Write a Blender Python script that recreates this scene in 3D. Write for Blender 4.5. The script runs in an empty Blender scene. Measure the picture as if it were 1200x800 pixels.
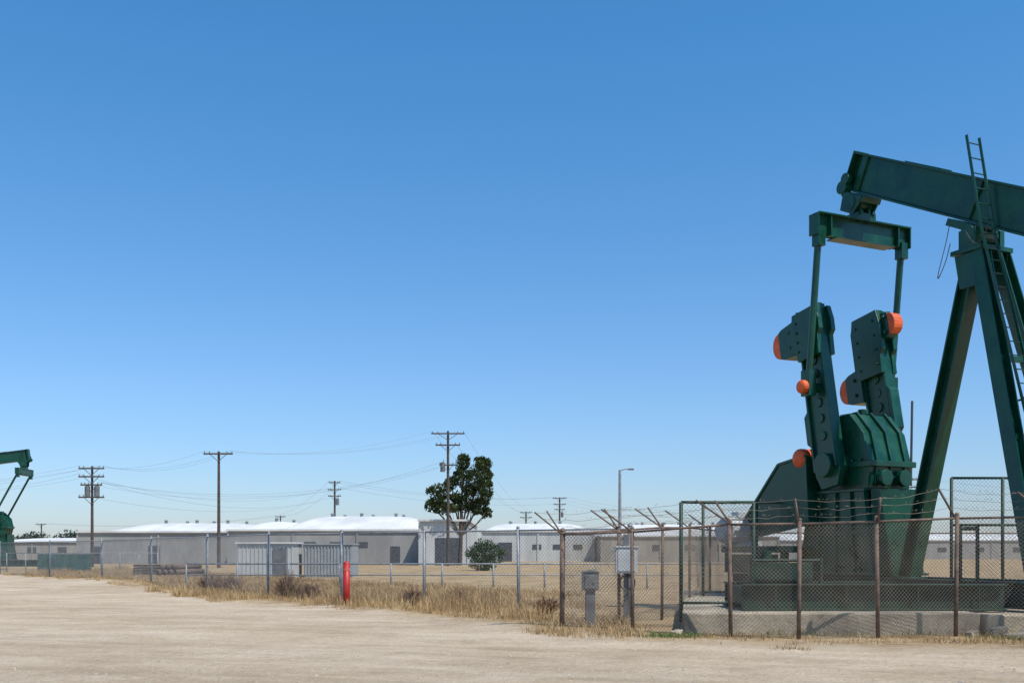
import bpy, math, random
from mathutils import Vector, Matrix, noise
random.seed(7)
scene = bpy.context.scene
V = Vector

# ------------------------------------------------------------------ materials
def nmat(name):
    m = bpy.data.materials.new(name); m.use_nodes = True
    nt = m.node_tree
    return m, nt, nt.nodes['Principled BSDF']

def surf(name, c1, c2=None, rough=0.7, scale=3.0, metal=0.0, bump=0.0, bscale=30.0, spec=0.5, stretch=(1,1,1), rvar=0.0):
    m, nt, b = nmat(name)
    c2 = c2 or tuple(min(1, x*0.75) for x in c1)
    tc = nt.nodes.new('ShaderNodeTexCoord')
    mp = nt.nodes.new('ShaderNodeMapping'); mp.inputs['Scale'].default_value = stretch
    nt.links.new(tc.outputs['Object'], mp.inputs['Vector'])
    n = nt.nodes.new('ShaderNodeTexNoise'); n.inputs['Scale'].default_value = scale
    n.inputs['Detail'].default_value = 6; n.inputs['Roughness'].default_value = 0.65
    nt.links.new(mp.outputs[0], n.inputs['Vector'])
    r = nt.nodes.new('ShaderNodeValToRGB')
    r.color_ramp.elements[0].position = 0.35; r.color_ramp.elements[0].color = (*c2, 1)
    r.color_ramp.elements[1].position = 0.62; r.color_ramp.elements[1].color = (*c1, 1)
    nt.links.new(n.outputs['Fac'], r.inputs['Fac'])
    nt.links.new(r.outputs['Color'], b.inputs['Base Color'])
    b.inputs['Roughness'].default_value = rough
    if rvar>0:
        mr=nt.nodes.new('ShaderNodeMapRange'); mr.inputs[1].default_value=.3; mr.inputs[2].default_value=.7
        mr.inputs[3].default_value=rough-rvar; mr.inputs[4].default_value=rough+rvar
        nt.links.new(n.outputs['Fac'],mr.inputs[0]); nt.links.new(mr.outputs[0],b.inputs['Roughness'])
    b.inputs['Metallic'].default_value = metal
    b.inputs['Specular IOR Level'].default_value = spec
    if bump > 0:
        n2 = nt.nodes.new('ShaderNodeTexNoise'); n2.inputs['Scale'].default_value = bscale
        n2.inputs['Detail'].default_value = 4
        nt.links.new(mp.outputs[0], n2.inputs['Vector'])
        bp = nt.nodes.new('ShaderNodeBump'); bp.inputs['Strength'].default_value = bump
        bp.inputs['Distance'].default_value = 0.02
        nt.links.new(n2.outputs['Fac'], bp.inputs['Height'])
        nt.links.new(bp.outputs[0], b.inputs['Normal'])
    return m

GREEN = surf('green_paint', (0.002,0.066,0.034), (0.0015,0.036,0.020), rough=0.33, scale=1.8, bump=0.25, bscale=6, rvar=.12, spec=.5)
GREEN_D = surf('green_paint_weathered', (0.003,0.042,0.024), (0.012,0.028,0.017), rough=0.6, scale=2.5)
ORANGE = surf('orange_paint', (0.78,0.12,0.02), (0.50,0.07,0.012), rough=0.5, scale=4)
RUST = surf('weathered_steel', (0.19,0.125,0.09), (0.085,0.06,0.048), rough=0.85, scale=6)
GALV = surf('galvanised_steel', (0.30,0.32,0.33), (0.18,0.19,0.20), rough=0.6, scale=4, metal=0.2)
WIRE = surf('fence_wire', (0.30,0.24,0.18), (0.14,0.11,0.085), rough=0.8, scale=2)
WIREG = surf('fence_wire_grey', (0.3,0.31,0.32), (0.2,0.2,0.2), rough=0.7, scale=2)
CONC = surf('concrete', (0.44,0.37,0.27), (0.23,0.195,0.145), rough=0.95, scale=1.3, bump=0.8, bscale=14)
WOOD = surf('pole_wood', (0.10,0.075,0.06), (0.05,0.04,0.035), rough=0.95, scale=5)
DARKM = surf('dark_metal', (0.03,0.035,0.035), (0.02,0.022,0.025), rough=0.6)
LINE = surf('power_line', (0.20,0.23,0.26), (0.15,0.17,0.2), rough=0.7)
RED = surf('red_paint', (0.46,0.02,0.015), (0.30,0.015,0.012), rough=0.5, scale=7)
GREYBOX = surf('grey_enclosure', (0.16,0.17,0.17), (0.1,0.1,0.1), rough=0.6)
PALEBOX = surf('pale_enclosure', (0.5,0.52,0.52), (0.38,0.39,0.39), rough=0.55)
WROOF = surf('white_roof', (0.66,0.65,0.62), (0.50,0.49,0.47), rough=0.85, scale=0.25, stretch=(1,.4,1))
WALLG = surf('grey_wall', (0.34,0.33,0.305), (0.25,0.24,0.225), rough=0.9, scale=0.35, stretch=(1,1,0.3))
WALLW = surf('white_wall', (0.52,0.52,0.49), (0.40,0.40,0.38), rough=0.9, scale=0.5, stretch=(1,1,.3))
WALLT = surf('tan_wall', (0.36,0.33,0.275), (0.26,0.235,0.20), rough=0.9, scale=0.35, stretch=(1,1,.3))
GLASS = surf('dark_opening', (0.09,0.095,0.1), (0.05,0.05,0.055), rough=0.4)
BARK = surf('bark', (0.10,0.075,0.055), (0.05,0.038,0.03), rough=0.95, scale=4)
STONE = surf('pebble_stone', (0.46,0.40,0.32), (0.24,0.20,0.16), rough=0.95, scale=0.6)

def leafmat(name, c1, c2):
    m, nt, b = nmat(name)
    a = nt.nodes.new('ShaderNodeAttribute'); a.attribute_name = 'tint'
    r = nt.nodes.new('ShaderNodeValToRGB')
    r.color_ramp.elements[0].color = (*c1, 1); r.color_ramp.elements[1].color = (*c2, 1)
    nt.links.new(a.outputs['Fac'], r.inputs['Fac'])
    nt.links.new(r.outputs['Color'], b.inputs['Base Color'])
    b.inputs['Roughness'].default_value = 0.7
    b.inputs['Specular IOR Level'].default_value = 0.2
    tr = nt.nodes.new('ShaderNodeBsdfTranslucent')
    nt.links.new(r.outputs['Color'], tr.inputs['Color'])
    mx = nt.nodes.new('ShaderNodeMixShader'); mx.inputs[0].default_value = 0.25
    nt.links.new(b.outputs[0], mx.inputs[1]); nt.links.new(tr.outputs[0], mx.inputs[2])
    nt.links.new(mx.outputs[0], nt.nodes['Material Output'].inputs['Surface'])
    return m
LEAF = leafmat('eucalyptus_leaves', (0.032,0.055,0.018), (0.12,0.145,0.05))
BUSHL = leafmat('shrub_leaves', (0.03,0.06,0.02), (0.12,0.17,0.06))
FARL = leafmat('distant_leaves', (0.05,0.075,0.055), (0.10,0.135,0.09))
STRAW = leafmat('dry_grass', (0.26,0.15,0.065), (0.64,0.46,0.24))
DEAD = leafmat('dead_shrub', (0.14,0.08,0.05), (0.30,0.18,0.11))
GRN = leafmat('green_weeds', (0.07,0.12,0.03), (0.18,0.25,0.08))

# ------------------------------------------------------------------ mesh tools
class MB:
    def __init__(s): s.v=[]; s.f=[]; s.t=[]
    def add(s, vs, fs, tint=None):
        o=len(s.v); s.v += [tuple(x) for x in vs]; s.f += [tuple(i+o for i in f) for f in fs]
        if tint is not None: s.t += [tint]*len(vs)
    def obox(s, c, ax, ay, az):
        c=V(c); ax=V(ax); ay=V(ay); az=V(az)
        vs=[c+ax*i+ay*j+az*k for k in (-1,1) for j in (-1,1) for i in (-1,1)]
        s.add(vs, [(0,2,3,1),(4,5,7,6),(0,1,5,4),(2,6,7,3),(0,4,6,2),(1,3,7,5)])
    def box(s, x0,x1,y0,y1,z0,z1):
        s.obox(((x0+x1)/2,(y0+y1)/2,(z0+z1)/2),((x1-x0)/2,0,0),(0,(y1-y0)/2,0),(0,0,(z1-z0)/2))
    def bar(s, p, q, w, h, side=(0,1,0)):
        p=V(p); q=V(q); d=q-p; a=d.normalized(); sd=V(side); sd=(sd-a*sd.dot(a)).normalized(); up=a.cross(sd)
        s.obox((p+q)/2, d/2, sd*(w/2), up*(h/2))
    def ibar(s, p, q, w, h, side=(0,1,0), ft=0.04, wt=0.03):
        p=V(p); q=V(q); a=(q-p).normalized(); sd=V(side); sd=(sd-a*sd.dot(a)).normalized(); up=a.cross(sd)
        s.obox((p+q)/2, (q-p)/2, sd*(wt/2), up*(h/2-ft))
        for k in (-1,1):
            o=up*(k*(h/2-ft/2)); s.obox((p+q)/2+o,(q-p)/2,sd*(w/2),up*(ft/2))
    def cyl(s, p, q, r1, r2=None, n=12, cap=True):
        r2 = r1 if r2 is None else r2
        p=V(p); q=V(q); a=(q-p).normalized(); e=V((0,0,1)) if abs(a.z)<0.9 else V((1,0,0))
        u=a.cross(e).normalized(); w=a.cross(u)
        vs=[]
        for i in range(n):
            t=2*math.pi*i/n; d=u*math.cos(t)+w*math.sin(t)
            vs.append(p+d*r1); vs.append(q+d*r2)
        fs=[(2*i,2*i+1,(2*i+3)%(2*n),(2*i+2)%(2*n)) for i in range(n)]
        if cap: fs.append(tuple(2*i for i in range(n))[::1]); fs.append(tuple(2*i+1 for i in range(n))[::-1])
        s.add(vs,fs)
    def prism(s, poly, o, ex, ey, ez, th):
        o=V(o); ex=V(ex); ey=V(ey); ez=V(ez); n=len(poly)
        vs=[o+ex*a+ey*b-ez*(th/2) for a,b in poly]+[o+ex*a+ey*b+ez*(th/2) for a,b in poly]
        fs=[tuple(range(n))[::-1], tuple(range(n,2*n))]
        fs+=[(i,(i+1)%n,n+(i+1)%n,n+i) for i in range(n)]
        s.add(vs,fs)
    def path(s, pts, r, n=4):
        for a,b in zip(pts,pts[1:]): s.cyl(a,b,r,r,n,False)
    def dome(s, c, r, ax, n=14, m=5, flat=1.0):
        c=V(c); a=V(ax).normalized(); e=V((0,0,1)) if abs(a.z)<0.9 else V((1,0,0))
        u=a.cross(e).normalized(); w=a.cross(u); vs=[];fs=[]
        for j in range(m):
            ph=j/m*math.pi/2
            for i in range(n):
                t=2*math.pi*i/n
                vs.append(c+(u*math.cos(t)+w*math.sin(t))*r*math.cos(ph)+a*(r*flat*math.sin(ph)))
        vs.append(c+a*r*flat)
        for j in range(m-1):
            for i in range(n): fs.append((j*n+i,j*n+(i+1)%n,(j+1)*n+(i+1)%n,(j+1)*n+i))
        for i in range(n): fs.append(((m-1)*n+i,(m-1)*n+(i+1)%n,m*n))
        s.add(vs,fs)
    def obj(s, name, mat, parent=None, bevel=0.0, smooth=False):
        me=bpy.data.meshes.new(name); me.from_pydata(s.v,[],s.f); me.materials.append(mat)
        if s.t and len(s.t)==len(s.v):
            at=me.attributes.new('tint','FLOAT','POINT'); at.data.foreach_set('value', s.t)
        me.update()
        if smooth: me.polygons.foreach_set('use_smooth',[True]*len(me.polygons))
        ob=bpy.data.objects.new(name, me); scene.collection.objects.link(ob)
        if parent: ob.parent=parent
        if bevel>0:
            md=ob.modifiers.new('bevel','BEVEL'); md.width=bevel; md.segments=2; md.limit_method='ANGLE'
        return ob

def empty(name, loc=(0,0,0), rot=0.0):
    e=bpy.data.objects.new(name,None); e.location=loc; e.rotation_euler=(0,0,rot)
    scene.collection.objects.link(e); return e

# ------------------------------------------------------------------ ground
BX=[(-300,260),(-35.5,71),(-21.6,52),(-12.8,38.4),(-8.8,32),(-4.7,28.4),(-1.5,23.5),(0.66,20.0),(2.8,18.0),(8.2,16.8),(16,14.6),(300,14)]
def yb(x):
    if x<=BX[0][0]: return BX[0][1]
    for (a,b),(c,d) in zip(BX,BX[1:]):
        if x<=c: return b+(d-b)*(x-a)/(c-a)
    return BX[-1][1]
def gz(x,y):
    f=max(0.0,1-max(0,abs(x)-25)/30)*max(0.0,1-max(0,y-50)/30)
    if y<0: f=0
    z=0.035*noise.noise(V((x*0.25,y*0.25,0)))+0.014*noise.noise(V((x*1.1,y*1.6,3)))
    b=yb(x)
    z+=0.10*math.exp(-((y-b-0.8)/1.6)**2)*(0.6+0.5*noise.noise(V((x*0.4,y*0.4,9))))*(1 if x<2 else 0.3)
    z+=0.22*math.exp(-((x+19)/7)**2-((y-49)/6)**2)
    if y<b:   # wheel ruts
        r=noise.noise(V((x*0.05,(y+0.32*x)*1.1,21))); z-=0.045*max(0,r-.1)
    return z*f
def rng(a,b,st):
    n=int(round((b-a)/st)); return [a+(b-a)*i/n for i in range(n)]
xs=[-3000,-1500,-700,-350,-200,-130]+rng(-90,-30,2.5)+rng(-30,18,0.3)+rng(18,60,3)+[60,90,150,300,700,1500,3000]
ys=[-200,-60,-20,-5,0,4]+rng(7,42,0.2)+rng(42,90,1.2)+[90,100,120,150,200,300,500,900,1600,3500]
vs=[(x,y,gz(x,y)) for y in ys for x in xs]; nx=len(xs)
fs=[(j*nx+i,j*nx+i+1,(j+1)*nx+i+1,(j+1)*nx+i) for j in range(len(ys)-1) for i in range(nx-1)]
me=bpy.data.meshes.new('ground'); me.from_pydata(vs,[],fs)
at=me.attributes.new('sand','FLOAT','POINT')
at.data.foreach_set('value',[max(-1,min(2,0.5+(yb(x)-y)/(0.05*yb(x)+0.9))) for x,y,z in vs])
me.polygons.foreach_set('use_smooth',[True]*len(me.polygons))
ground=bpy.data.objects.new('ground',me); scene.collection.objects.link(ground)
m,nt,b=nmat('dirt_ground'); N=nt.nodes; L=nt.links
tc=N.new('ShaderNodeTexCoord')
def nz(scale,stretch=(1,1,1),detail=6,rot=0,rough=0.6,dist=0.0):
    mp=N.new('ShaderNodeMapping')
    mp.inputs['Rotation'].default_value=(0,0,rot)
    L.new(tc.outputs['Object'],mp.inputs['Vector'])
    m2=N.new('ShaderNodeMapping'); m2.inputs['Scale'].default_value=stretch; L.new(mp.outputs[0],m2.inputs['Vector'])
    n=N.new('ShaderNodeTexNoise'); n.inputs['Scale'].default_value=scale; n.inputs['Detail'].default_value=detail
    n.inputs['Distortion'].default_value=dist
    n.inputs['Roughness'].default_value=rough; L.new(m2.outputs[0],n.inputs['Vector']); return n.outputs['Fac']
def ramp(f,p0,c0,p1,c1):
    r=N.new('ShaderNodeValToRGB'); e=r.color_ramp.elements
    e[0].position=p0; e[0].color=(*c0,1); e[1].position=p1; e[1].color=(*c1,1); L.new(f,r.inputs['Fac']); return r.outputs['Color']
def mix(f,a,bb,mode='MIX'):
    mx=N.new('ShaderNodeMix'); mx.data_type='RGBA'; mx.blend_type=mode
    if isinstance(f,float): mx.inputs['Factor'].default_value=f
    else: L.new(f,mx.inputs['Factor'])
    L.new(a,mx.inputs['A']); L.new(bb,mx.inputs['B']); return mx.outputs['Result']
sandc=ramp(nz(0.22,(1,1.6,1),9,0.1,0.7),0.38,(0.49,0.38,0.265),0.62,(0.62,0.505,0.375))
track=ramp(nz(1.0,(0.10,0.8,1),8,0.31,0.68,1.2),0.40,(0.76,0.73,0.70),0.58,(1.04,1.03,1.02))
sandc=mix(0.55,sandc,track,'MULTIPLY')
blot=ramp(nz(0.8,(1,1.2,1),8,0,0.7,0.5),0.36,(0.80,0.77,0.74),0.52,(1.0,1.0,1.0))
sandc=mix(0.6,sandc,blot,'MULTIPLY')
fine=ramp(nz(9,(1,1,1),8,0,0.8),0.3,(0.70,0.68,0.66),0.62,(1.08,1.08,1.08))
sandc=mix(0.8,sandc,fine,'MULTIPLY')
grit=ramp(nz(34,(1,1,1),3,0,0.6),0.36,(0.58,0.56,0.54),0.46,(1.0,1.0,1.0))
sandc=mix(0.6,sandc,grit,'MULTIPLY')
grassc=ramp(nz(0.5,(1,1,1),9,0,0.7),0.35,(0.27,0.18,0.095),0.62,(0.46,0.335,0.195))
grassc=mix(0.8,grassc,fine,'MULTIPLY')
av=N.new('ShaderNodeAttribute'); av.attribute_name='sand'
ma=N.new('ShaderNodeMath'); ma.operation='MULTIPLY_ADD'; L.new(nz(0.9,(1,1.5,1),8,0,.7),ma.inputs[0]); ma.inputs[1].default_value=3.0; ma.inputs[2].default_value=-1.5
ad=N.new('ShaderNodeMath'); ad.operation='ADD'; L.new(ma.outputs[0],ad.inputs[0]); L.new(av.outputs['Fac'],ad.inputs[1])
mr=N.new('ShaderNodeMapRange'); mr.interpolation_type='SMOOTHSTEP'; L.new(ad.outputs[0],mr.inputs[0]); mr.inputs[1].default_value=0.1; mr.inputs[2].default_value=0.9
L.new(mix(mr.outputs[0],grassc,sandc),b.inputs['Base Color'])
b.inputs['Roughness'].default_value=1.0; b.inputs['Specular IOR Level'].default_value=0.1
bp=N.new('ShaderNodeBump'); bp.inputs['Strength'].default_value=1.0; bp.inputs['Distance'].default_value=0.07
L.new(nz(4,(1,1,1),12,0,0.75),bp.inputs['Height']); L.new(bp.outputs[0],b.inputs['Normal'])
me.materials.append(m)

# pebbles
mb=MB()
for i in range(5200):
    y=9+ (random.random()**1.4)*20; x=random.uniform(-0.56,0.56)*y*1.15
    if y>yb(x)+1: continue
    if noise.noise(V((x*.3,y*.5,40)))<-.1 and random.random()<.7: continue
    r=random.uniform(0.005,0.018)*(1 if random.random()<0.95 else 1.9); z=gz(x,y)
    ox=[V((x+r*random.uniform(.7,1.4)*math.cos(a),y+r*random.uniform(.7,1.3)*math.sin(a),z+random.uniform(-.2,.3)*r)) for a in (0,1.25,2.5,3.8,5)]
    mb.add([*ox,V((x,y,z+r*0.8))],[(0,1,5),(1,2,5),(2,3,5),(3,4,5),(4,0,5)])
mb.obj('gravel_stones',STONE)

# ------------------------------------------------------------------ vegetation
def blade(mb,x,y,z,h,w,t,lean=0.5):
    a=random.uniform(0,6.28); dx,dy=math.cos(a),math.sin(a); l=h*random.uniform(0,lean); b2=random.uniform(0,6.28)
    lx,ly=math.cos(b2)*l,math.sin(b2)*l
    p=[(x-dx*w,y-dy*w,z),(x+dx*w,y+dy*w,z),(x+dx*w*.7+lx*.4,y+dy*w*.7+ly*.4,z+h*.6),(x-dx*w*.7+lx*.4,y-dy*w*.7+ly*.4,z+h*.6),(x+lx,y+ly,z+h)]
    mb.add(p,[(0,1,2,3),(3,2,4)],t)
def inpad(x,y): return (x>2.7 and y>19.0) 
mb=MB(); cnt=0
while cnt<19000:
    x=random.uniform(-34,13); b0=yb(x); y=b0-0.9+random.random()**1.35*(20 if x<2.5 else 5)
    if inpad(x,y) : continue
    d=noise.noise(V((x*0.35,y*0.35,1)))+0.6*noise.noise(V((x*1.2,y*1.2,5)))
    if d<-0.33+ (0.5 if y<b0+0.6 else 0)+(0.35 if x>2 else 0): continue
    tall=1.0
    fx=abs(y-(27-0.80*(x-0.18)))  # weeds left unmown along the fence
    if fx<2.4: tall=1.9
    if x>2.5: tall=0.4
    if y<b0+2.5: tall*=0.5
    z=gz(x,y); h=random.uniform(0.08,0.27)*tall*(1+1.1*d)
    tn=random.random()*.8+.35*noise.noise(V((x*.5,y*.5,77)))+.1
    for k in range(6):
        blade(mb,x+random.gauss(0,.08),y+random.gauss(0,.08),z-0.02,h*random.uniform(.5,1.2),random.uniform(.004,.009)*(1 if y<35 else 1.5),min(1,max(0,tn+random.uniform(-.25,.25))),0.9)
    cnt+=1
mb.obj('dry_grass',STRAW)
mb=MB()
for i in range(650):
    x=random.gauss(2.95,0.33); y=random.gauss(18.75,0.22)
    blade(mb,x,y,gz(x,y)-.01,random.uniform(.03,.11),.006,random.random(),0.9)
for i in range(350):
    x=random.gauss(9.3,0.5); y=random.gauss(18.4,0.25)
    blade(mb,x,y,gz(x,y)-.01,random.uniform(.03,.12),.006,random.random(),0.9)
for i in range(500):
    x=random.uniform(4,9); y=random.gauss(19.35,0.08)
    if noise.noise(V((x*1.5,0,0)))<0: continue
    blade(mb,x,y,gz(x,y)-.01,random.uniform(.03,.16),.006,random.random(),0.9)
mb.obj('green_weeds',GRN)
mb=MB()
for i in range(2600):
    x=random.uniform(3.5,12); y=random.uniform(17.2,19.4)
    if noise.noise(V((x*1.1,y*1.1,60)))<.02: continue
    blade(mb,x,y,gz(x,y)-.01,random.uniform(.03,.14),.006,random.random(),0.9)
mb.obj('dry_weeds',STRAW)

def dead_shrub(x,y,r,h,n=260,mat=DEAD):
    mb=MB(); z=gz(x,y)
    for i in range(n):
        a=random.uniform(0,6.28); q=random.random()**.5*r; hh=h*random.uniform(.3,1)*(1-.4*q/r)
        p=V((x+math.cos(a)*q*.25,y+math.sin(a)*q*.25,z)); e=V((x+math.cos(a)*q,y+math.sin(a)*q,z+hh))
        sd=V((math.cos(a+1.5),math.sin(a+1.5),0))*.007; tn=random.random()
        mb.add([p-sd,p+sd,e+sd,e-sd],[(0,1,2,3)],tn)
        for k in range(3):
            f=random.uniform(.4,1); c=p.lerp(e,f); g=c+V((random.uniform(-1,1),random.uniform(-1,1),random.uniform(.2,1)))*.16
            mb.add([c-sd,c+sd,g+sd*.6,g-sd*.6],[(0,1,2,3)],tn)
    mb.obj('dead_shrub',mat)
for x,y,r,h in [(-7.4,33.9,.65,1.1),(-6.6,33.4,.5,.7),(-11.8,40.2,.7,.9),(-10.6,38.6,.5,.8),(-2.9,29.9,.5,.6),(-1.6,29.2,.4,.6),(0.9,26.3,.45,.5)]:
    dead_shrub(x,y,r,h,220)

def leaves(mb,c,rad,n,size,shade=0.0):
    c=V(c)
    for i in range(n):
        d=V((random.gauss(0,1),random.gauss(0,1),random.gauss(0,1))).normalized()
        q=random.random()**0.45
        p=c+V((d.x*rad[0],d.y*rad[1],d.z*rad[2]))*q
        u=V((random.gauss(0,1),random.gauss(0,1),random.gauss(0,1)-.5)).normalized(); w=u.cross(V((random.random(),random.random(),random.random()))).normalized()
        s=size*random.uniform(.5,1.3)
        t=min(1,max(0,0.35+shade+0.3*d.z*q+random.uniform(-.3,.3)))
        mb.add([p-u*s,p+w*s*.35,p+u*s,p-w*s*.35],[(0,1,2,3)],t)

def tree(name,x,y,clumps,trunk,size,mat,per):
    e=empty(name,(x,y,0)); mb=MB()
    h,r=trunk
    mb.cyl((0,0,-.2),(0.15,0,h*.55),r,r*.7,10); mb.cyl((0.15,0,h*.55),(0.1,.1,h),r*.7,r*.4,8)
    top=V((.15,0,h*.55))
    for c,rd in clumps:
        mid=top.lerp(V(c),.5)+V((0,0,-.3)); mb.cyl(top,mid,r*.45,r*.3,7); mb.cyl(mid,V(c),r*.3,r*.08,6)
        for k in range(3):
            q=V(c)+V((random.uniform(-1,1)*rd[0],random.uniform(-1,1)*rd[1],random.uniform(-1,1)*rd[2]))*.7
            mb.cyl(mid,q,r*.12,r*.04,5)
    mb.obj('trunk_and_limbs',BARK,e)
    lb=MB()
    for c,rd in clumps:
        sh=random.uniform(-.2,.2)
        vol=rd[0]*rd[1]*rd[2]
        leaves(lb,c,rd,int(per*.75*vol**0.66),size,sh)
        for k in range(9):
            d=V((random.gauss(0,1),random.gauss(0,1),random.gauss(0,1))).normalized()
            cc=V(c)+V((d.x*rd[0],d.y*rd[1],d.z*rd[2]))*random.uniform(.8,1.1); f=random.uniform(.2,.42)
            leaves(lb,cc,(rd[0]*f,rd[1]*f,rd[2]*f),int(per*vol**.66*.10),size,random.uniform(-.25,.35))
    lb.obj('foliage',mat,e)
    return e
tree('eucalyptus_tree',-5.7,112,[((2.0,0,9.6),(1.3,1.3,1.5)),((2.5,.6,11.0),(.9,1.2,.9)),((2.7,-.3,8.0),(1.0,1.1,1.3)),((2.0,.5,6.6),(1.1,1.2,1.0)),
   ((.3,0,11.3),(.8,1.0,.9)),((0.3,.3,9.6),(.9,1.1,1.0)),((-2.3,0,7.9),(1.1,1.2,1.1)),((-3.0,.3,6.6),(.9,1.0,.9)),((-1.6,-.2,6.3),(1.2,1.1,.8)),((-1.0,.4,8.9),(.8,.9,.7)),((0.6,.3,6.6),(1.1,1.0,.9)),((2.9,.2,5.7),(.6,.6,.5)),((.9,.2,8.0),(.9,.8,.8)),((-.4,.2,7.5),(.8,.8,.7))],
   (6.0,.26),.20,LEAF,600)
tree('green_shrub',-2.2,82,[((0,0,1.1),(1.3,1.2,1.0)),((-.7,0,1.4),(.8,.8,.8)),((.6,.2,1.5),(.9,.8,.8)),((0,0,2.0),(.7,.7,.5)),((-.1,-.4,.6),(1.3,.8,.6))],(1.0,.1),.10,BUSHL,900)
mb=MB()
for x,y,r,h in [(-98,210,4,6.6),(-104,215,3,5.0),(-90,210,3.5,6.0),(-112,220,4,6.6),(-121,225,3.5,5.2),(-84,205,2,4.2),(-95,215,3,5.0),(-130,230,4,6.5),(-140,230,4,6.5),(-17,230,4,8.2),(-24,230,3,6.6)]:
    for k in range(5):
        leaves(mb,(x+random.uniform(-.5,.5)*r,y,h*random.uniform(.45,.75)),(r*.6,r*.5,h*.28),170,.4,random.uniform(-.2,.2))
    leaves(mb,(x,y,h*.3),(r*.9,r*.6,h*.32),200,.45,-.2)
mb.obj('distant_trees',FARL)

# ------------------------------------------------------------------ pump jack
def pump_jack(loc, rot, tilt=math.radians(26.8), shaft_s=-3.63, crank_ang=math.radians(9.9), zc=9.23, rear_leg=-2.05, ped_z=0.42, main=True):
    P=empty('pump_jack',loc,rot)
    ca,sa=math.cos(tilt),math.sin(tilt)
    ex=V((ca,0,-sa)); ez=V((sa,0,ca)); C=V((0,0,zc))
    def B(a,b_=0,t=0): return C+ex*a+ez*b_+V((0,t,0))
    tail=-4.25; head=4.6; Y=V((0,1,0))
    m=MB(); m.ibar(B(tail),B(head),0.44,0.92,ft=0.05,wt=0.05)
    for t in (-.13,.13): m.obox(B((tail+head)/2+.1,0,t),ex*((head-tail)/2-.15),Y*.008,ez*.408)
    for a in [-3.75,0]:
        for t in (-.17,.17): m.obox(B(a,0,t),ex*.012,V((0,.03,0)),ez*.405)
    m.obox(B(tail-.015),ex*.015,V((0,.235,0)),ez*.475)
    m.obox(B(-1.9,.474),ex*.6,Y*.17,ez*.012)
    m.obj('walking_beam',GREEN,P,0.008)
    m=MB(); hp=[]
    R=4.6+1.0
    for i in range(13):
        t=math.radians(-26+52*i/12); hp.append((R*math.cos(t)-4.6,R*math.sin(t)))
    hp=[(0.0,-0.5),(0.2,-2.0)]+hp+[(0.1,1.3),(0,.5)]
    m.prism(hp,B(4.62),ex,ez,Y,0.12)
    for t in (-.26,.26): m.prism(hp,B(4.62,0,t),ex,ez,Y,0.03)
    m.obj('horse_head',GREEN,P,0.006)
    m=MB(); t0=B(4.62)+ex*0.9-ez*1.2
    xr=t0.x+.12
    for t in (-.16,.16): m.cyl((xr,t,t0.z),(xr,t,2.7),.015,n=6)
    m.box(xr-.1,xr+.1,-.25,.25,2.6,2.72); m.cyl((xr,0,2.65),(xr,0,1.2),.02,n=8)
    m.obj('bridle_and_rod',DARKM,P)
    m=MB(); m.cyl((xr,0,0),(xr,0,.9),.14); m.cyl((xr,0,.9),(xr,0,1.0),.22); m.cyl((xr,0,1.0),(xr,0,1.35),.09)
    m.cyl((xr-.5,0,.7),(xr+.5,0,.7),.07); m.obj('wellhead',GREEN_D,P,0.004)
    m=MB(); m.obox(B(0,-.56),ex*.42,V((0,.36,0)),ez*.08); m.cyl((0,-.46,zc-.78),(0,.46,zc-.78),.2,n=16)
    for t in (-.38,.38): m.box(-.22,.22,t-.07,t+.07,zc-1.08,zc-.66)
    m.obox(V((0,0,zc-1.12)),(.4,0,0),(0,.5,0),(0,0,.05))
    for t in (-.42,.42): m.prism([(-.34,0),(.34,0),(.2,-.75),(-.2,-.75)],(0,t,zc-1.18),(1,0,0),(0,0,1),(0,1,0),.04)
    m.obj('centre_bearing',GREEN,P,0.006)
    eqs=B(-3.75,-.45); ez_=eqs.z-.95; eqx=eqs.x-.05
    m=MB(); m.obox(B(-3.75,-.55),ex*.4,V((0,.3,0)),ez*.07)
    m.cyl(B(-3.75,-.72,-.34),B(-3.75,-.72,.34),.2,n=16)
    m.cyl(B(-4.15,-.2,-.24),B(-4.15,-.2,-.36),.14,n=12); m.cyl(B(-4.2,-.42,-.12),B(-4.2,-.42,-.34),.17,n=12)
    m.prism([(-.35,-.5),(.35,-.5),(.25,-.95),(-.25,-.95)],B(-3.75,0,-.3),ex,ez,Y,.04); m.prism([(-.35,-.5),(.35,-.5),(.25,-.95),(-.25,-.95)],B(-3.75,0,.3),ex,ez,Y,.04)
    for k in (-.15,.15): m.bar(B(-3.75,-.7,k),(eqx,k,ez_+.2),.08,.34)
    m.box(eqx-.2,eqx+.2,-.3,.3,ez_+.27,ez_+.42)
    for k in (-.2,.2): m.cyl((eqx-.24,k,ez_+.42),(eqx+.24,k,ez_+.42),.05,n=8)
    m.obj('equaliser_bearing',GREEN,P,0.006)
    m=MB(); el=1.5
    m.prism([(-el,.27),(el,.27),(el,-.2),(.9,-.27),(-.9,-.27),(-el,-.2)],(eqx,0,ez_),(0,1,0),(0,0,1),(1,0,0),.10)
    m.box(eqx-.2,eqx+.2,-el,el,ez_+.23,ez_+.27+.003)
    m.box(eqx-.18,eqx+.18,-.95,.95,ez_-.3,ez_-.265)
    for t in (-el,-1.1,1.1,el): m.box(eqx-.17,eqx+.17,t-.02,t+.02,ez_-.26,ez_+.235)
    m.box(eqx-.15,eqx-.13,-1.45,1.45,ez_-.24,ez_+.22)
    for t in (-1.35,-1.2,-.15,.15,1.2,1.35):
        for zz in (-.1,.1): m.cyl((eqx-.18,t,ez_+zz),(eqx-.13,t,ez_+zz),.03,n=6)
    m.obj('equaliser',GREEN,P,0.006)
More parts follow.
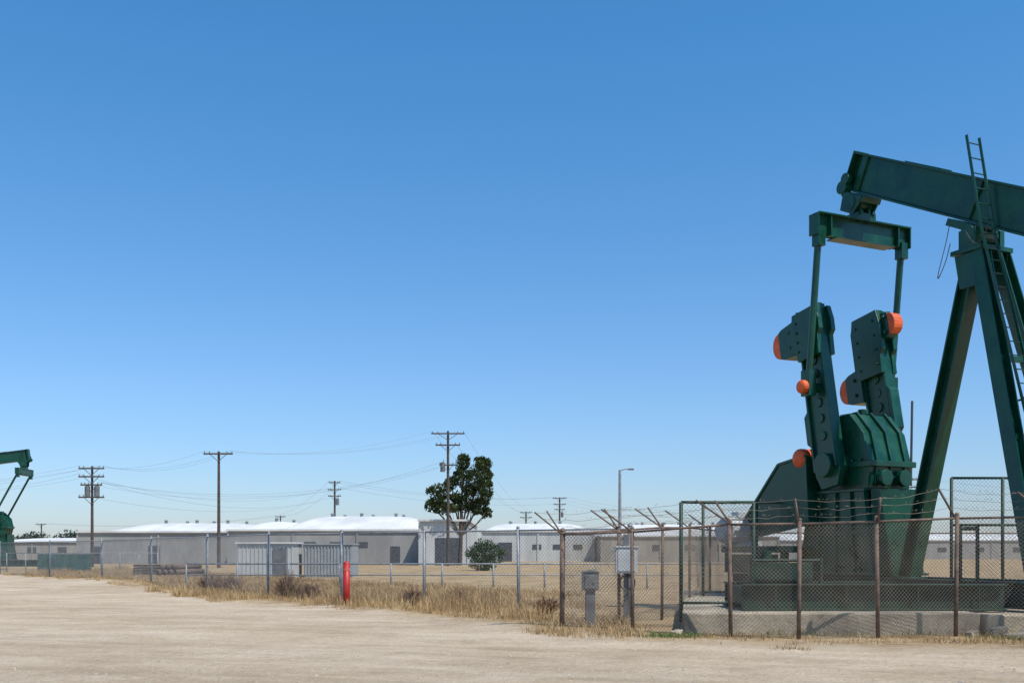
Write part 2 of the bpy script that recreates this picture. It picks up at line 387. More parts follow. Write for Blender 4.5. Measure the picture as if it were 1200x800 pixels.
    # cranks
    sh=V((shaft_s,0,3.7)); c=V((-math.sin(crank_ang),0,math.cos(crank_ang))); q=V((-math.cos(crank_ang),0,-math.sin(crank_ang)))
    pin=sh+c*1.98
    m=MB()
    for k in (-1,1):
        m.cyl(V((eqx,k*1.36,ez_-.15)),pin+Y*k*1.36,.085,.085,10)
        m.obox(V((eqx,k*1.36,ez_-.32)),(.12,0,0),(0,.11,0),(0,0,.2))
        m.obox(pin+Y*k*1.36+V((0,0,.1)),(.15,0,0),(0,.11,0),(0,0,.32))
    m.obj('pitman_arms',GREEN,P,0.004)
    m=MB()
    for k in (-1,1):
        o=sh+Y*k*1.0
        m.prism([(-.55,-.28),(-.55,.28),(-.2,.43),(1.2,.37),(2.6,.33),(4.1,.36),(4.1,-.36),(2.6,-.33),(1.2,-.37),(-.2,-.43)],o,c,q,Y,.16)
        for sg in (-1,1):
            m.bar(o+c*-.1+q*sg*.37,o+c*4.08+q*sg*.33,.32,.06)
        for r in (.75,1.2,1.6,2.35,2.7): m.cyl(o+c*r-Y*.12,o+c*r+Y*.12,.12,n=12)
        m.cyl(o-Y*.25,o+Y*.25,.3,n=18)
        m.cyl(pin+Y*k*.9,pin+Y*k*1.5,.12,n=12)
    m.cyl(sh-Y*1.2,sh+Y*1.2,.17,n=14)
    m.obj('cranks',GREEN,P,0.008)
    m=MB(); oc=MB()
    def cw(k,r,sg,q1,hh=.42,th=.46,nose=.26):
        o=sh+Y*k*1.0
        poly=[(r-hh*1.1,sg*.36),(r+hh*1.1,sg*.36),(r+hh*.95,sg*(q1-.32)),(r+hh*.8,sg*(q1-.2)),(r-hh*.8,sg*(q1-.2)),(r-hh*.95,sg*(q1-.32))]
        m.prism(poly,o,c,q,Y,th)
        n=10; cap=[(r+hh*.8*math.sin(-math.pi/2+math.pi*i/n),sg*(q1-.2+nose*math.cos(-math.pi/2+math.pi*i/n))) for i in range(n+1)]
        oc.prism(cap,o,c,q,Y,th*.98)
        for a in (-.2,.2):
            for yy in (-1,1): m.cyl(o+c*(r+a)+q*sg*.6+Y*yy*(th/2),o+c*(r+a)+q*sg*.6+Y*yy*(th/2+.06),.05,n=8)
    cw(-1,3.42,1,1.22); cw(1,3.6,-1,.9,.34,.3,.22); cw(1,2.3,1,1.12,.42)
    for k,r0,r1 in ((-1,2.75,4.0),(1,2.4,4.05)):
        o=sh+Y*k*(1.0)
        for sd in (-1,1):
            e1=.62 if k==-1 else .5
            m.prism([(r0,-.40),(r0,.36),(r0+.25,.40),(r0+.32,e1),(r1-.35,e1),(r1-.25,.46),(r1,.40),(r1,-.45),(r1-.35,-.52),(r0+.6,-.52),(r0+.5,-.42)],o+Y*sd*.2,c,q,Y,.13)
            for i in range(4):
                for j in (-.3,.3):
                    rr=r0+.25+i*(r1-r0-.5)/3; m.cyl(o+c*rr+q*j+Y*sd*.26,o+c*rr+q*j+Y*sd*.30,.035,n=8)
    m.prism([(.5,.36),(1.5,.36),(1.35,.52),(.65,.52)],sh-Y*1.0,c,q,Y,.3)
    m.prism([(.8,-.36),(2.1,-.34),(1.95,-.48),(.95,-.5)],sh+Y*1.0,c,q,Y,.3)
    m.obj('counterweights',GREEN,P,0.012)
    oc.cyl(pin-Y*1.58,pin-Y*1.48,.17,n=16); oc.dome(pin-Y*1.58,.17,(0,-1,0),flat=.5)
    if main:
        bl=V((shaft_s-1.0,-1.05,3.95)); oc.cyl(bl+Y*.3,bl,.25,n=20); oc.dome(bl,.25,(0,-1,0),flat=.6)
    oc.obj('orange_end_caps',ORANGE,P,0.01)
    s0=shaft_s
    m=MB()
    m.prism([(-.95,3.1),(.95,3.1),(1.0,3.75),(.8,4.45),(.35,4.95),(-.45,4.9),(-.95,4.4),(-1.1,3.7)],(s0,0,0),(1,0,0),(0,0,1),Y,1.35)
    m.prism([(-1.15,3.62),(1.1,3.62),(1.1,3.76),(-1.15,3.76)],(s0,0,0),(1,0,0),(0,0,1),Y,1.5)
    for t in (-.45,0,.45): m.prism([(-1.0,3.2),(1.0,3.2),(1.06,3.75),(.86,4.5),(.38,5.01),(-.48,4.96),(-1.0,4.45),(-1.15,3.7)],(s0,t,0),(1,0,0),(0,0,1),Y,.06)
    m.cyl((s0,-.95,3.7),(s0,-.66,3.7),.36,n=20); m.cyl((s0-.7,-.85,3.95),(s0-.7,-.66,3.95),.26,n=16)
    m.cyl((s0+1.05,-.3,3.35),(s0+1.2,-.3,3.35),.2,n=16); m.cyl((s0+1.05,.3,3.35),(s0+1.2,.3,3.35),.2,n=16)
    for i in range(9): m.cyl((s0-1.08+i*.26,-.73,3.76),(s0-1.08+i*.26,-.73,3.82),.035,n=6)
    m.cyl((s0+.1,0,4.9),(s0+.1,0,5.12),.13,n=12); m.box(s0-.5,s0-.2,-.2,.2,4.8,5.05)
    m.obj('gear_reducer',GREEN,P,0.015)
    m=MB()
    for t in (-.72,.72):
        m.prism([(-1.35,1.0),(1.35,1.0),(.95,3.1),(-.95,3.1)],(s0,t,0),(1,0,0),(0,0,1),Y,.06)
        for k in (-1.25,-.65,0,.65,1.25): m.bar((s0+k,t*1.04,1.0),(s0+k*.75,t*1.04,3.1),.16,.04)
        m.box(s0-1.4,s0+1.4,t-.12,t+.12,1.0,1.06); m.box(s0-1.0,s0+1.0,t-.12,t+.12,3.03,3.098)
        m.box(s0-1.15,s0+1.15,t-.1,t+.1,2.0,2.08)
    m.prism([(-.7,1.0),(.7,1.0),(.7,3.09),(-.7,3.09)],(s0-1.1,0,0),Y,(0,0,1),(1,0,0),.05)
    m.prism([(-.7,1.0),(.7,1.0),(.7,3.09),(-.7,3.09)],(s0+1.1,0,0),Y,(0,0,1),(1,0,0),.05)
    m.obj('reducer_pedestal',GREEN,P,0.006)
    if main:
        m=MB()
        m.prism([(-1.8,3.85),(-.75,4.0),(-.65,2.3),(-3.1,1.95),(-3.15,2.5)],(s0,-.92,0),(1,0,0),(0,0,1),Y,.34)
        for a,b_ in (((-1.8,3.85),(-3.15,2.5)),((-1.8,3.85),(-.75,4.0)),((-.7,2.32),(-3.08,1.97))): m.bar((s0+a[0],-1.1,a[1]),(s0+b_[0],-1.1,b_[1]),.05,.07)
        m.box(s0-3.9,s0-.9,-1.35,.9,1.55,1.72)
        for x in (s0-3.8,s0-2.5,s0-1.4):
            for t in (-1.2,.75): m.box(x-.07,x+.07,t-.07,t+.07,1.0,1.55)
        m.box(s0-3.7,s0-1.6,-1.3,-1.26,1.0,1.5)
        m.obj('belt_guard_and_platform',GREEN,P,0.01)
        m=MB(); mc=V((s0-3.3,-1.15,2.15))
        m.cyl(mc+Y*-.55,mc+Y*.45,.36,n=24); m.cyl(mc+Y*-.7,mc+Y*-.55,.24,.34,n=20); m.cyl(mc+Y*.45,mc+Y*.6,.34,.22,n=20)
        for i in range(14):
            a=i*math.pi*2/14; m.obox(mc+V((math.cos(a)*.38,0,math.sin(a)*.38))-Y*.05,V((math.cos(a),0,math.sin(a)))*.03,Y*.42,V((-math.sin(a),0,math.cos(a)))*.01)
        m.box(mc.x-.3,mc.x+.3,mc.y-.2,mc.y+.5,1.72,1.85); m.box(mc.x-.15,mc.x+.15,mc.y-.2,mc.y+.1,2.5,2.66)
        m.obj('electric_motor',PALEBOX,P,0.008)
    m=MB(); top=zc-1.18
    feet=[((rear_leg,-.0,.95),(-.18,0,top)),((2.05,-.85,.95),(.22,-.30,top)),((2.05,.85,.95),(.22,.30,top))]
    m.ibar(feet[0][0],feet[0][1],.36,.36,side=(0,1,0),ft=.04,wt=.04)
    for f in feet[1:]: m.ibar(f[0],f[1],.31,.31,side=(1,0,0),ft=.035,wt=.035)
    for f in feet: m.box(f[0][0]-.3,f[0][0]+.3,f[0][1]-.26,f[0][1]+.26,.92,.98)
    for fr in (.18,.42,.66):
        a=V(feet[1][0]).lerp(V(feet[1][1]),fr); b_=V(feet[2][0]).lerp(V(feet[2][1]),fr)
        m.bar(a,b_,.09,.12,side=(1,0,0))
    m.obj('samson_post',GREEN,P,0.006)
    m=MB()
    a0=V((2.25,-.12,1.0)); a1=V((.5,-.42,zc-.75)); a2=V((.22,-.52,zc+1.25))
    for p,r in ((a0,a1),(a1,a2)):
        for k in (-.19,.19): m.bar(p+Y*k,r+Y*k,.022,.06)
        n=int((r-p).length/.3)
        for i in range(n): z=p.lerp(r,(i+.5)/n); m.cyl(z-Y*.19,z+Y*.19,.013,n=6)
    m.bar(a1,(0.3,-.2,zc-.75),.03,.03); m.bar(a0.lerp(a1,.5),(1.1,-.3,4.7),.03,.03,side=(1,0,0.2))
    m.obj('ladder',GREEN,P)
    m=MB()
    for t in (-.8,.8): m.ibar((s0-4.1,t,ped_z+.28),(4.3,t,ped_z+.28),.3,.54,ft=.035,wt=.03)
    for x in (s0-4.0,s0-2,s0,-2,-.3,2,4.2): m.bar((x,-.8,ped_z+.3),(x,.8,ped_z+.3),.2,.4,side=(1,0,0))
    m.obj('skid_base',GREEN_D,P,0.005)
    m=MB()
    pts=[V((-.35-.12*math.sin(i/10*math.pi),-.55-.25*math.sin(i/10*math.pi),zc-.9-1.0*math.sin(i/10*math.pi)**.8+.5*i/10)) for i in range(11)]
    m.path(pts,.012)
    pts=[V((.1+.6*i/10,-.6,zc-.75-.35*math.sin(i/10*math.pi))) for i in range(11)]; m.path(pts,.014)
    m.cyl((s0+.95,.72,3.2),(s0+.25,1.5,5.4),.03,n=6)
    m.obj('lubrication_lines',DARKM,P)
    return P
ROT=math.atan2(-.906,.423)
pj=pump_jack((10.27,22.4,0),ROT)
inv=(Matrix.Translation((10.27,22.4,0))@Matrix.Rotation(ROT,4,'Z')).inverted()
def sub(name,mb,mat,bev=0.0):
    mb.v=[tuple(inv@V(p)) for p in mb.v]; return mb.obj(name,mat,pj,bev)
m=MB()
m.ibar((4.55,20.3,.68),(9.75,20.3,.68),.3,.52,ft=.035,wt=.03)
m.ibar((4.55,21.9,.68),(7.9,21.9,.68),.3,.52,ft=.035,wt=.03)
for x in (4.7,6.0,7.4,8.8): m.bar((x,20.3,.7),(x,21.9,.7),.16,.36,side=(1,0,0))
for x in (5.2,6.6,8.0,9.2): m.box(x-.015,x+.015,20.16,20.2,.46,.9)
sub('base_frame_beams',m,GREEN_D,.005)
m=MB()
for x in (4.9,6.3,9.15,9.5): m.cyl((x,20.9,.42),(x,20.9,1.45 if x<9 else 2.1),.04,n=8)
m.cyl((4.9,20.9,1.4),(6.3,20.9,1.4),.03,n=8); m.cyl((9.15,20.9,2.05),(9.5,20.9,2.05),.04,n=8)
m.box(5.0,6.2,21.1,21.7,.95,1.35); m.cyl((5.3,21.4,1.35),(5.3,21.4,1.6),.12,n=12)
sub('guard_pipework',m,GREEN_D,.004)

pump_jack((-44.9,86,-.15),math.radians(180+4),tilt=math.radians(8),shaft_s=-1.6,crank_ang=math.radians(-147),rear_leg=-1.9,main=False)

# concrete pad
m=MB()
m.prism([(3.25,19.55),(8.95,19.55),(8.95,31),(5.2,31)],(0,0,.13),(1,0,0),(0,1,0),(0,0,1),.56)
m.prism([(9.02,19.45),(10.6,19.45),(10.6,15.6),(16,15.6),(16,31),(9.02,31)],(0,0,.10),(1,0,0),(0,1,0),(0,0,1),.56)
m.obj('concrete_pad',CONC,None,.03)
m=MB()
for x,y,a,sx,sz in [(9.1,19.2,.3,.18,.1),(9.55,19.05,1.1,.12,.07),(8.6,19.15,.5,.1,.06),(9.3,18.9,.1,.22,.05),(3.1,19.3,.7,.1,.06)]:
    m.obox((x,y,sz*.6),(sx*math.cos(a),sx*math.sin(a),.02),(-.08*math.sin(a),.08*math.cos(a),0),(0,.01,sz))
m.obj('broken_concrete',CONC,None,.01)

# ------------------------------------------------------------------ fences
def chain(mb,p,q,z0,z1,pitch,r):
    p=V((p[0],p[1],0)); q=V((q[0],q[1],0)); Lh=(q-p).length; a=(q-p)/Lh; nrm=V((a.y,-a.x,0)); H=z1-z0
    def wire(A,Bp,off):
        d=(Bp-A).normalized(); s1=nrm*r; s2=d.cross(nrm).normalized()*r
        o=nrm*off
        ps=[A+o+s1,A+o-s1*.5+s2*.87,A+o-s1*.5-s2*.87,Bp+o+s1,Bp+o-s1*.5+s2*.87,Bp+o-s1*.5-s2*.87]
        mb.add(ps,[(0,1,4,3),(1,2,5,4),(2,0,3,5)])
    c=-H
    while c<Lh:
        for sg in (1,-1):
            x0=max(0,c); x1=min(Lh,c+H)
            if x1-x0>.01:
                u0=x0-c; u1=x1-c
                za=z0+u0 if sg==1 else z1-u0; zb=z0+u1 if sg==1 else z1-u1
                wire(p+a*x0+V((0,0,za)),p+a*x1+V((0,0,zb)),r*sg)
        c+=pitch
def fence(name,pts,h,matp,matw,pitch,wr,pr=.035,rail=True,midrail=None,arms=None,hs=None,gap=.04):
    e=empty(name); P=MB(); W=MB(); Bb=MB(); tips=[]
    for i,(x,y) in enumerate(pts):
        hh=hs[i] if hs else h; r=pr*(1.35 if i in (0,len(pts)-1) else 1)
        lx,ly=random.uniform(-.03,.03),random.uniform(-.03,.03)
        P.cyl((x,y,-.3),(x+lx,y+ly,hh+.05),r,n=10); P.dome((x+lx,y+ly,hh+.05),r*1.15,(0,0,1),10,3)
        if arms and arms[i]:
            tp=[]
            for k,ar in enumerate(arms[i]):
                t=V((x,y,hh))+V(ar); P.bar((x,y,hh-.02),t,.045,.03); tp.append((V((x,y,hh)),t))
            tips.append(tp)
        else: tips.append(None)
    for i in range(len(pts)-1):
        a=pts[i]; b_=pts[i+1]; ha=hs[i] if hs else h; hb=hs[i+1] if hs else h
        hm=min(ha,hb)
        chain(W,a,b_,gap,hm,pitch,wr)
        if rail: P.cyl((a[0],a[1],ha-.02),(b_[0],b_[1],hb-.02),.022,n=8)
        else: P.cyl((a[0],a[1],ha-.02),(b_[0],b_[1],hb-.02),.004,n=4)
        if midrail: P.cyl((a[0],a[1],midrail),(b_[0],b_[1],midrail),.02,n=6)
        if tips[i] and tips[i+1]:
            k=0
            for f in (.33,.66,.97):
                A=tips[i][k][0].lerp(tips[i][k][1],f); C_=tips[i+1][k][0].lerp(tips[i+1][k][1],f)
                n=8; pl=[A.lerp(C_,j/n)-V((0,0,.05*math.sin(j/n*math.pi)*random.uniform(.6,1.5))) for j in range(n+1)]
                Bb.path(pl,.004,3)
                for j in range(int((A-C_).length/.15)):
                    z=A.lerp(C_,random.random()); d=V((random.uniform(-1,1),random.uniform(-1,1),random.uniform(-1,1))).normalized()*.025
                    Bb.cyl(z-d,z+d,.003,n=3,cap=False)
    P.obj('posts_and_rails',matp,e,0,True); W.obj('chain_link_mesh',matw,e)
    if Bb.v: Bb.obj('barbed_wire',matw,e)
    return e
front=[(1.0,20.6),(2.35,19.95),(4.03,18.85),(5.15,18.4),(6.67,18.65),(8.27,19.1),(9.9,18.9),(10.2,15.2),(13.2,15.0),(16.5,15.2)]
A2=[(-.55,-.05,.42),(-.3,.1,.45)]
A1=[(-.62,-.1,.42)]
fence('chain_link_enclosure',front,2.0,RUST,WIRE,.075,.0036,.038,arms=[A2,A1,[(-.66,-.1,.42),(-.3,.0,.42)],[(-.12,-.2,.42)],[(-.05,-.25,.4)],[(-.3,.05,.55)],A1,A1,A1,A1],hs=[1.95,1.98,2.1,2.1,2.15,2.22,2.25,2.25,2.25,2.25])
side=[(1.0,20.6),(2.3,22.0),(3.45,23.6),(4.5,26.0),(5.6,29),(7.5,33),(12,34.5),(18,34),(18,26),(16.5,15.2)]
fence('chain_link_enclosure',side,2.0,RUST,WIRE,.10,.003,.036,arms=[None,[(-.6,.1,.42),(-.3,.15,.45)],[(-.6,.15,.42),(-.3,.15,.45)],[(-.6,.1,.42)],A1]+[None]*5,hs=[1.95,2.05,2.15,2.2,2.2,2.2,2.2,2.2,2.2,2.2])
def guard(name,x0,x1,y,z0,z1,nx_,midz=()):
    e=empty(name); P=MB(); W=MB()
    for i in range(nx_+1):
        x=x0+(x1-x0)*i/nx_; P.cyl((x,y,z0-.3),(x,y,z1),.04,n=8)
    for z in (z0+.1,z1,*midz): P.cyl((x0,y,z),(x1,y,z),.03,n=8)
    chain(W,(x0,y),(x1,y),z0+.1,z1,.09,.0028)
    P.obj('frame',GREEN_D,e,0,True); W.obj('mesh',WIRE,e)
guard('green_guard_fence',3.5,5.0,21.2,.42,2.6,1)
guard('green_guard_fence',5.0,9.2,26.8,.42,2.85,3)
guard('green_guard_fence',10.3,13.9,24.0,.42,3.3,3,(2.2,))
mid=[(2.86,24.85),(0.18,27.0),(-2.5,29.15),(-5.2,31.3),(-8.1,34.0),(-11.8,39.6),(-16.2,46),(-21.8,54.5),(-28,62),(-35,70),(-44,80)]
fence('chain_link_fence',mid,2.15,GALV,WIREG,.11,.0028,.045,midrail=None)
e=empty('pipe_rail_fence'); P=MB()
for i in range(13):
    x=-14+i*2.2; P.cyl((x,44,-.2),(x,44,1.05),.04,n=8)
P.cyl((-14,44,1.03),(12.4,44,1.03),.035,n=8); P.cyl((-14,44,.55),(12.4,44,.55),.025,n=8); P.obj('rails',GALV,e,0,True)
e=empty('screened_fence'); P=MB(); W=MB()
for i in range(9): P.cyl((-37.5+i*1.4,76,-.2),(-37.5+i*1.4,76,1.45),.04,n=8)
W.box(-35.2,-31.2,75.95,75.99,.05,1.35); P.cyl((-37.5,76,1.42),(-26.3,76,1.42),.03,n=8)
P.obj('posts',GALV,e,0,True); W.obj('screen',surf('teal_screen',(0.04,0.11,0.09),(0.025,0.07,0.06),rough=.9,scale=2),e)

# ------------------------------------------------------------------ small foreground furniture
e=empty('marker_bollard',(-4.75,29.4,0)); m=MB()
m.cyl((0,0,-.2),(0,0,1.2),.10,n=20); m.dome((0,0,1.2),.10,(0,0,1),20,4); m.obj('post',RED,e,0,True)
m=MB(); m.cyl((0,0,1.02),(0,0,1.1),.103,n=20,cap=False); m.obj('band',surf('faded_red',(0.6,0.12,0.08),rough=.5),e)
e=empty('electrical_pedestal',(1.62,21.2,0)); m=MB()
m.box(-.10,.10,-.08,.08,-.2,.78); m.box(-.17,.17,-.12,.12,.78,1.15); m.prism([(-.19,1.152),(.19,1.152),(.19,1.17),(0,1.21),(-.19,1.17)],(0,0,0),(1,0,0),(0,0,1),(0,1,0),.28)
m.box(-.12,.12,-.135,-.122,.82,1.1); m.cyl((.06,-.15,.95),(.06,-.135,.95),.03,n=10); m.box(-.14,.14,-.13,.13,-.2,.08)
m.obj('cabinet',GREYBOX,e,.008)
e=empty('electric_meter_post',(2.45,22.0,0)); m=MB()
m.box(-.05,.05,-.05,.05,-.2,1.95); m.box(.12,.17,-.03,.03,-.2,1.4); m.obj('post',GREYBOX,e,.005)
m=MB(); m.box(-.24,.22,-.22,-.055,1.12,1.66); m.box(-.2,.18,-.235,-.223,1.16,1.62); m.prism([(-.26,1.665),(.24,1.665),(.24,1.69),(-.26,1.7)],(0,-.14,0),(1,0,0),(0,0,1),(0,1,0),.22); m.obj('meter_box',PALEBOX,e,.006)
m=MB()
for r in (.13,.16,.15):
    o=V((random.uniform(-.02,.02),-.1-random.random()*.05,.92)); m.path([o+V((r*math.cos(i*math.pi/10),0,r*1.1*math.sin(i*math.pi/10))) for i in range(21)],.014,5)
m.obj('cable_coil',DARKM,e)

# ------------------------------------------------------------------ buildings
def lowroof(m,x0,x1,y0,y1,z0,z1,nx_=24,ny=12,px=5,py=3):
    vs=[]
    for j in range(ny+1):
        v=2*j/ny-1
        for i in range(nx_+1):
            u=2*i/nx_-1
            z=z0+(z1-z0)*(1-abs(u)**px)*(1-abs(v)**py)
            vs.append((x0+(x1-x0)*i/nx_,y0+(y1-y0)*j/ny,z))
    k=nx_+1
    fs=[(j*k+i,j*k+i+1,(j+1)*k+i+1,(j+1)*k+i) for j in range(ny) for i in range(nx_)]
    m.add(vs,fs)
def warehouse(x0,x1,y0,y1,zw,roofs,wmat,openings=(),vents=True,bays=7):
    e=empty('warehouse_building'); m=MB(); m.box(x0,x1,y0,y1,-.2,zw)
    n=max(1,int((x1-x0)/bays))
    for i in range(n+1):
        x=x0+(x1-x0)*i/n; m.box(x-.12,x+.12,y0-.10,y0-.003,-.2,zw-.1)
    m.obj('walls',wmat,e)
    m=MB(); m.box(x0-.2,x1+.2,y0-.22,y1+.2,zw+.003,zw+.22)
    for a,b_,zt,px in roofs: lowroof(m,a,b_,y0+.1,y1-.1,zw+.223,zt,px=px)
    m.obj('roof',WROOF,e,0)
    if openings:
        m=MB()
        for a,b_,z0,z1 in openings: m.box(a,b_,y0-.06,y0-.004,z0,z1)
        m.obj('doors_and_windows',GLASS,e)
    if vents:
        m=MB()
        for a,b_,zt,px in roofs:
            k=max(2,int((b_-a)/3.4))
            for i in range(1,k):
                u=2*i/k-1
                for v in (-.45,.05):
                    x=a+(b_-a)*i/k+random.uniform(-.3,.3); z=zw+.22+(zt-zw-.22)*(1-abs(u)**px)*(1-abs(v)**3); yy=(y0+y1)/2+v*(y1-y0)/2
                    m.cyl((x,yy,z-.15),(x,yy,z+.32),.2,n=10); m.cyl((x,yy,z+.32),(x,yy,z+.45),.32,.15,n=10)
        m.obj('roof_vents',GALV,e)
    return e
def win(x0,x1,n,z0,z1,w): return [(x0+(x1-x0)*i/(n-1),x0+(x1-x0)*i/(n-1)+w,z0,z1) for i in range(n)]
warehouse(-52.6,-33.0,124,160,3.75,[(-49.5,-33.2,5.3,6)],WALLG,[(-51,-49.8,-.1,2.1),(-44,-42.6,-.1,2.2)])
warehouse(-32.7,-10.4,118,160,3.85,[(-32.5,-27.0,5.4,2.2),(-26.9,-10.6,6.1,7)],WALLG,[(-31,-28.6,-.1,2.6),(-14,-12.9,-.1,2.1)]+win(-24,-18,3,2.0,2.6,1.4))
warehouse(-10.1,-4.8,112,140,4.8,[],WALLW,[(-8.4,-5.8,-.1,3.0)],vents=False)
warehouse(-4.4,12,150,185,4.3,[(-4.2,11.8,5.9,7)],WALLW,[(-2,0,-.1,2.8)]+win(3,9,3,1.8,2.5,1.3))
warehouse(12.4,37,142,180,3.5,[(12.6,36.8,5.6,8)],WALLT,win(15,33,5,1.6,2.4,1.4))
warehouse(40,110,190,220,3.4,[(40.2,109.8,4.9,6)],WALLG,win(44,100,9,1.4,2.2,1.6),vents=False)
warehouse(-90,-58,175,200,3.0,[(-89.8,-58.2,3.9,6)],WALLT,win(-88,-62,6,1.2,2.2,1.5),vents=False)
e=empty('white_shed'); m=MB(); m.box(-16.1,-12.85,60,62.6,-.2,2.0)
for i in range(14): x=-16+i*.24; m.box(x-.03,x+.03,59.965,59.997,0,1.95)
m.obj('walls',WALLW,e); m=MB(); m.box(-16.2,-12.75,59.88,62.7,2.003,2.1); m.obj('roof',WROOF,e)
m=MB(); m.box(-14.0,-13.2,59.93,59.96,.05,1.75); m.obj('door',GREYBOX,e)
e=empty('storage_container'); m=MB(); m.box(-12.5,-9.6,61.5,64,-.1,1.95)
for i in range(15): x=-12.4+i*.195; m.box(x-.04,x+.04,61.45,61.497,.1,1.85)
m.box(-12.55,-9.55,61.4,64.05,1.953,2.03); m.obj('shell',surf('grey_steel',(0.32,0.335,0.335),(0.25,0.26,0.26),rough=.6),e)
e=empty('pipe_stack'); m=MB()
for j in range(3):
    for i in range(5-j): m.cyl((-19.3+i*.32+j*.16,55.5,.16+j*.28),(-18.8+i*.32+j*.16,58.5,.16+j*.28),.15,n=12)
m.obj('pipes',RUST,e,0,True)
e=empty('wooden_pallets'); m=MB()
for j in range(5):
    for i in range(5): m.box(-22.2+i*.26,-22.0+i*.26,60,61.2,.12+j*.16,.145+j*.16)
    for y in (60.05,60.6,61.1): m.box(-22.2,-20.96,y-.04,y+.04,.02+j*.16,.118+j*.16)
m.obj('boards',WOOD,e)

# ------------------------------------------------------------------ utility poles
tops={}
def pole(key,x,y,h,arms,trans=None,r=.15,lamp=False,name='utility_pole'):
    e=empty('street_lamp' if lamp else name,(x,y,0)); m=MB(); m.cyl((0,0,-.3),(0,0,h),r,r*.65,10)
    for z,w in arms:
        m.box(-w/2,w/2,-r-.1,-r+.02,z-.07,z+.07)
        m.bar((-w*.28,-r-.02,z-.05),(0,-r-.02,z-.7),.03,.05); m.bar((w*.28,-r-.02,z-.05),(0,-r-.02,z-.7),.03,.05)
    m.obj('pole_and_crossarms',WOOD if not lamp else GALV,e)
    i=MB()
    for z,w in arms:
        for f in (-.47,-.3,.3,.47): i.cyl((f*w,-r-.04,z+.07),(f*w,-r-.04,z+.25),.05,.035,n=8)
    if i.v: i.obj('insulators',GREYBOX,e)
    if trans:
        t=MB()
        for sx in trans[1]: t.cyl((sx,-.1,trans[0]-.5),(sx,-.1,trans[0]+.45),.26,n=14); t.cyl((sx,-.1,trans[0]+.45),(sx,-.1,trans[0]+.55),.22,.1,n=14); t.cyl((sx+.1,-.1,trans[0]+.5),(sx+.1,-.1,trans[0]+.8),.04,n=6)
        t.obj('transformers',GREYBOX,e)
    if lamp:
        l=MB(); l.path([V((0,0,h-.1)),V((.3,0,h+.05)),V((.75,0,h+.05))],.035,6); l.prism([(.6,.02),(1.0,.0),(1.05,.06),(.95,.14),(.6,.12)],(0,0,h-.02),(1,0,0),(0,0,1),(0,1,0),.2); l.obj('lamp_head',GREYBOX,e)
    tops[key]=[(x+f*w,y-r-.04,z+.25) for z,w in arms for f in (-.47,.3,.47)]
pole('A',-6.75,108,14.2,[(13.9,3.5),(12.7,2.6),(10.6,1.8)],(10.4,(-.55,)),.19)
pole('B',-27.2,95,10.8,[(10.55,2.7)],None,.17)
pole('C',-41,100,9.85,[(9.6,2.5),(8.8,2.5),(8.0,2.1),(6.8,2.5)],(7.4,(-.42,.5)),.16)
pole('D',-27.7,160,12.5,[(12.2,1.8),(11.1,2.1),(10.1,2.0)],(9.2,(.45,)),.2)
pole('E',9.3,200,12.0,[(11.8,2.7),(10.6,2.4),(9.6,2.0)],(8.6,(.5,)),.22)
pole('G',2.8,205,9.4,[(9.2,2.4),(8.2,2.4)],None,.2)
pole('H',46.2,120,10.2,[(9.9,2.4),(9.0,2.0)],None,.16)
pole('I',-52,230,9.5,[(9.2,2.4)],None,.18)
pole('J',-108,235,7.8,[(7.6,2.4)],None,.2)
pole('K',-95,130,10.2,[(9.9,2.6),(9.0,2.4)],None,.17)
pole('L',110,135,10.5,[(10.2,2.6),(9.2,2.2)],None,.17)
pole('F',7.9,75,7.5,[],None,.15,True)
mb=MB()
def wire(a,b_,sag,r=.012):
    a=V(a); b_=V(b_); n=14
    mb.path([a.lerp(b_,i/n)-V((0,0,sag*4*(i/n)*(1-i/n))) for i in range(n+1)],r,3)
def link(k1,k2,sag,idx,r=.008):
    for i in idx:
        a=tops[k1][min(i,len(tops[k1])-1)]; b_=tops[k2][min(i,len(tops[k2])-1)]; wire(a,b_,sag*random.uniform(.85,1.2),r)
link('A','B',1.2,(0,1,2)); link('B','C',.9,(0,1,2)); link('C','K',1.6,(0,1,2,3,5)); link('C','D',2.0,(3,8,9),.012)
link('D','E',1.5,(0,2,5),.015); link('E','H',3.0,(0,2,4),.013); link('H','L',1.6,(0,2,4)); link('A','G',1.8,(0,2,4),.011); link('I','D',1.2,(0,2),.014); link('J','I',1.2,(0,2),.016)
link('C','A',2.2,(6,7,8),.010)
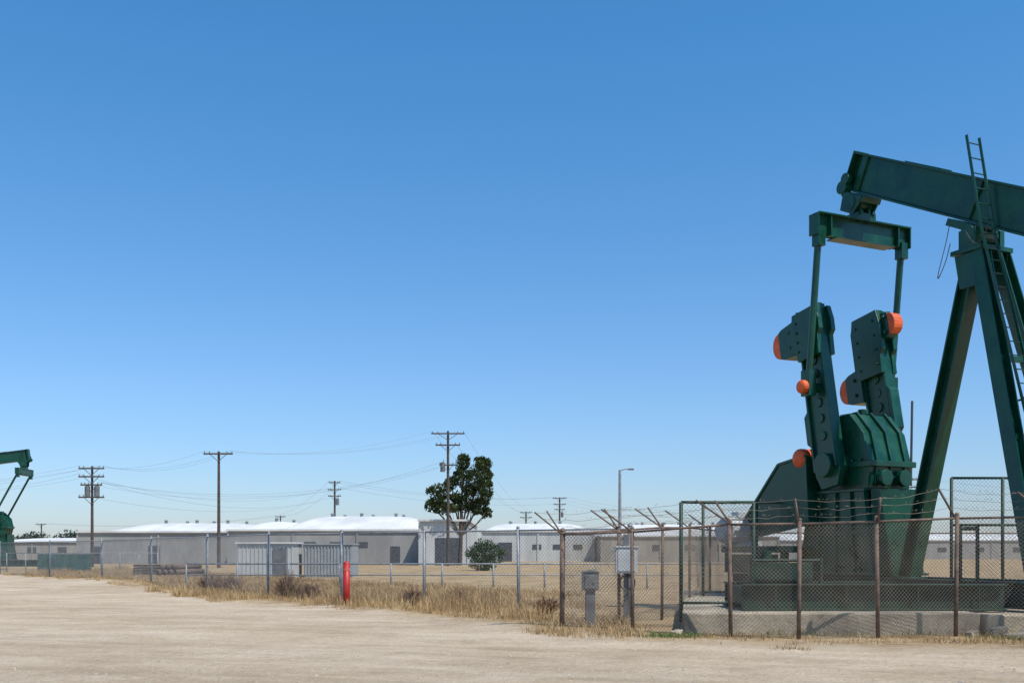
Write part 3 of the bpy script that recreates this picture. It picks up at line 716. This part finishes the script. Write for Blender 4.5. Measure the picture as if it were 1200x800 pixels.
mb.obj('power_lines',LINE)

# ------------------------------------------------------------------ light, sky, camera
sd=V((0.40,-0.36,0.84)).normalized()
w=bpy.data.worlds.new('World'); scene.world=w; w.use_nodes=True
nt=w.node_tree; bg=nt.nodes['Background']; sk=nt.nodes.new('ShaderNodeTexSky'); sk.sky_type='NISHITA'; sk.sun_disc=False
sk.sun_elevation=math.asin(sd.z); sk.sun_rotation=math.atan2(sd.x,sd.y); sk.altitude=50; sk.air_density=1.0; sk.dust_density=0.5; sk.ozone_density=2.5
tcw=nt.nodes.new('ShaderNodeTexCoord'); sx=nt.nodes.new('ShaderNodeSeparateXYZ'); nt.links.new(tcw.outputs['Generated'],sx.inputs[0])
rp=nt.nodes.new('ShaderNodeValToRGB'); e=rp.color_ramp.elements
e[0].position=0.0; e[0].color=(.64,.70,.90,1); e[1].position=.45; e[1].color=(.40,.93,1.2,1)
k=e.new(.14); k.color=(.62,.82,1.02,1)
nt.links.new(sx.outputs['Z'],rp.inputs['Fac'])
mx=nt.nodes.new('ShaderNodeMix'); mx.data_type='RGBA'; mx.blend_type='MULTIPLY'; mx.inputs['Factor'].default_value=1
nt.links.new(sk.outputs[0],mx.inputs['A']); nt.links.new(rp.outputs[0],mx.inputs['B'])
nt.links.new(mx.outputs['Result'],bg.inputs['Color']); bg.inputs['Strength'].default_value=0.15
sl=bpy.data.lights.new('sun','SUN'); sl.energy=4.9; sl.angle=math.radians(.5); sl.color=(1,.95,.87)
so=bpy.data.objects.new('sun',sl); so.rotation_euler=sd.to_track_quat('Z','Y').to_euler(); so.location=(0,0,50); scene.collection.objects.link(so)
cam=bpy.data.cameras.new('camera'); cam.sensor_width=36; cam.lens=36; cam.shift_y=0.204; cam.clip_end=8000; cam.clip_start=.1
co=bpy.data.objects.new('camera',cam); co.location=(0,0,1.6); co.rotation_euler=(math.radians(90),0,0); scene.collection.objects.link(co); scene.camera=co
scene.view_settings.view_transform='Standard'; scene.view_settings.look='None'; scene.view_settings.exposure=0
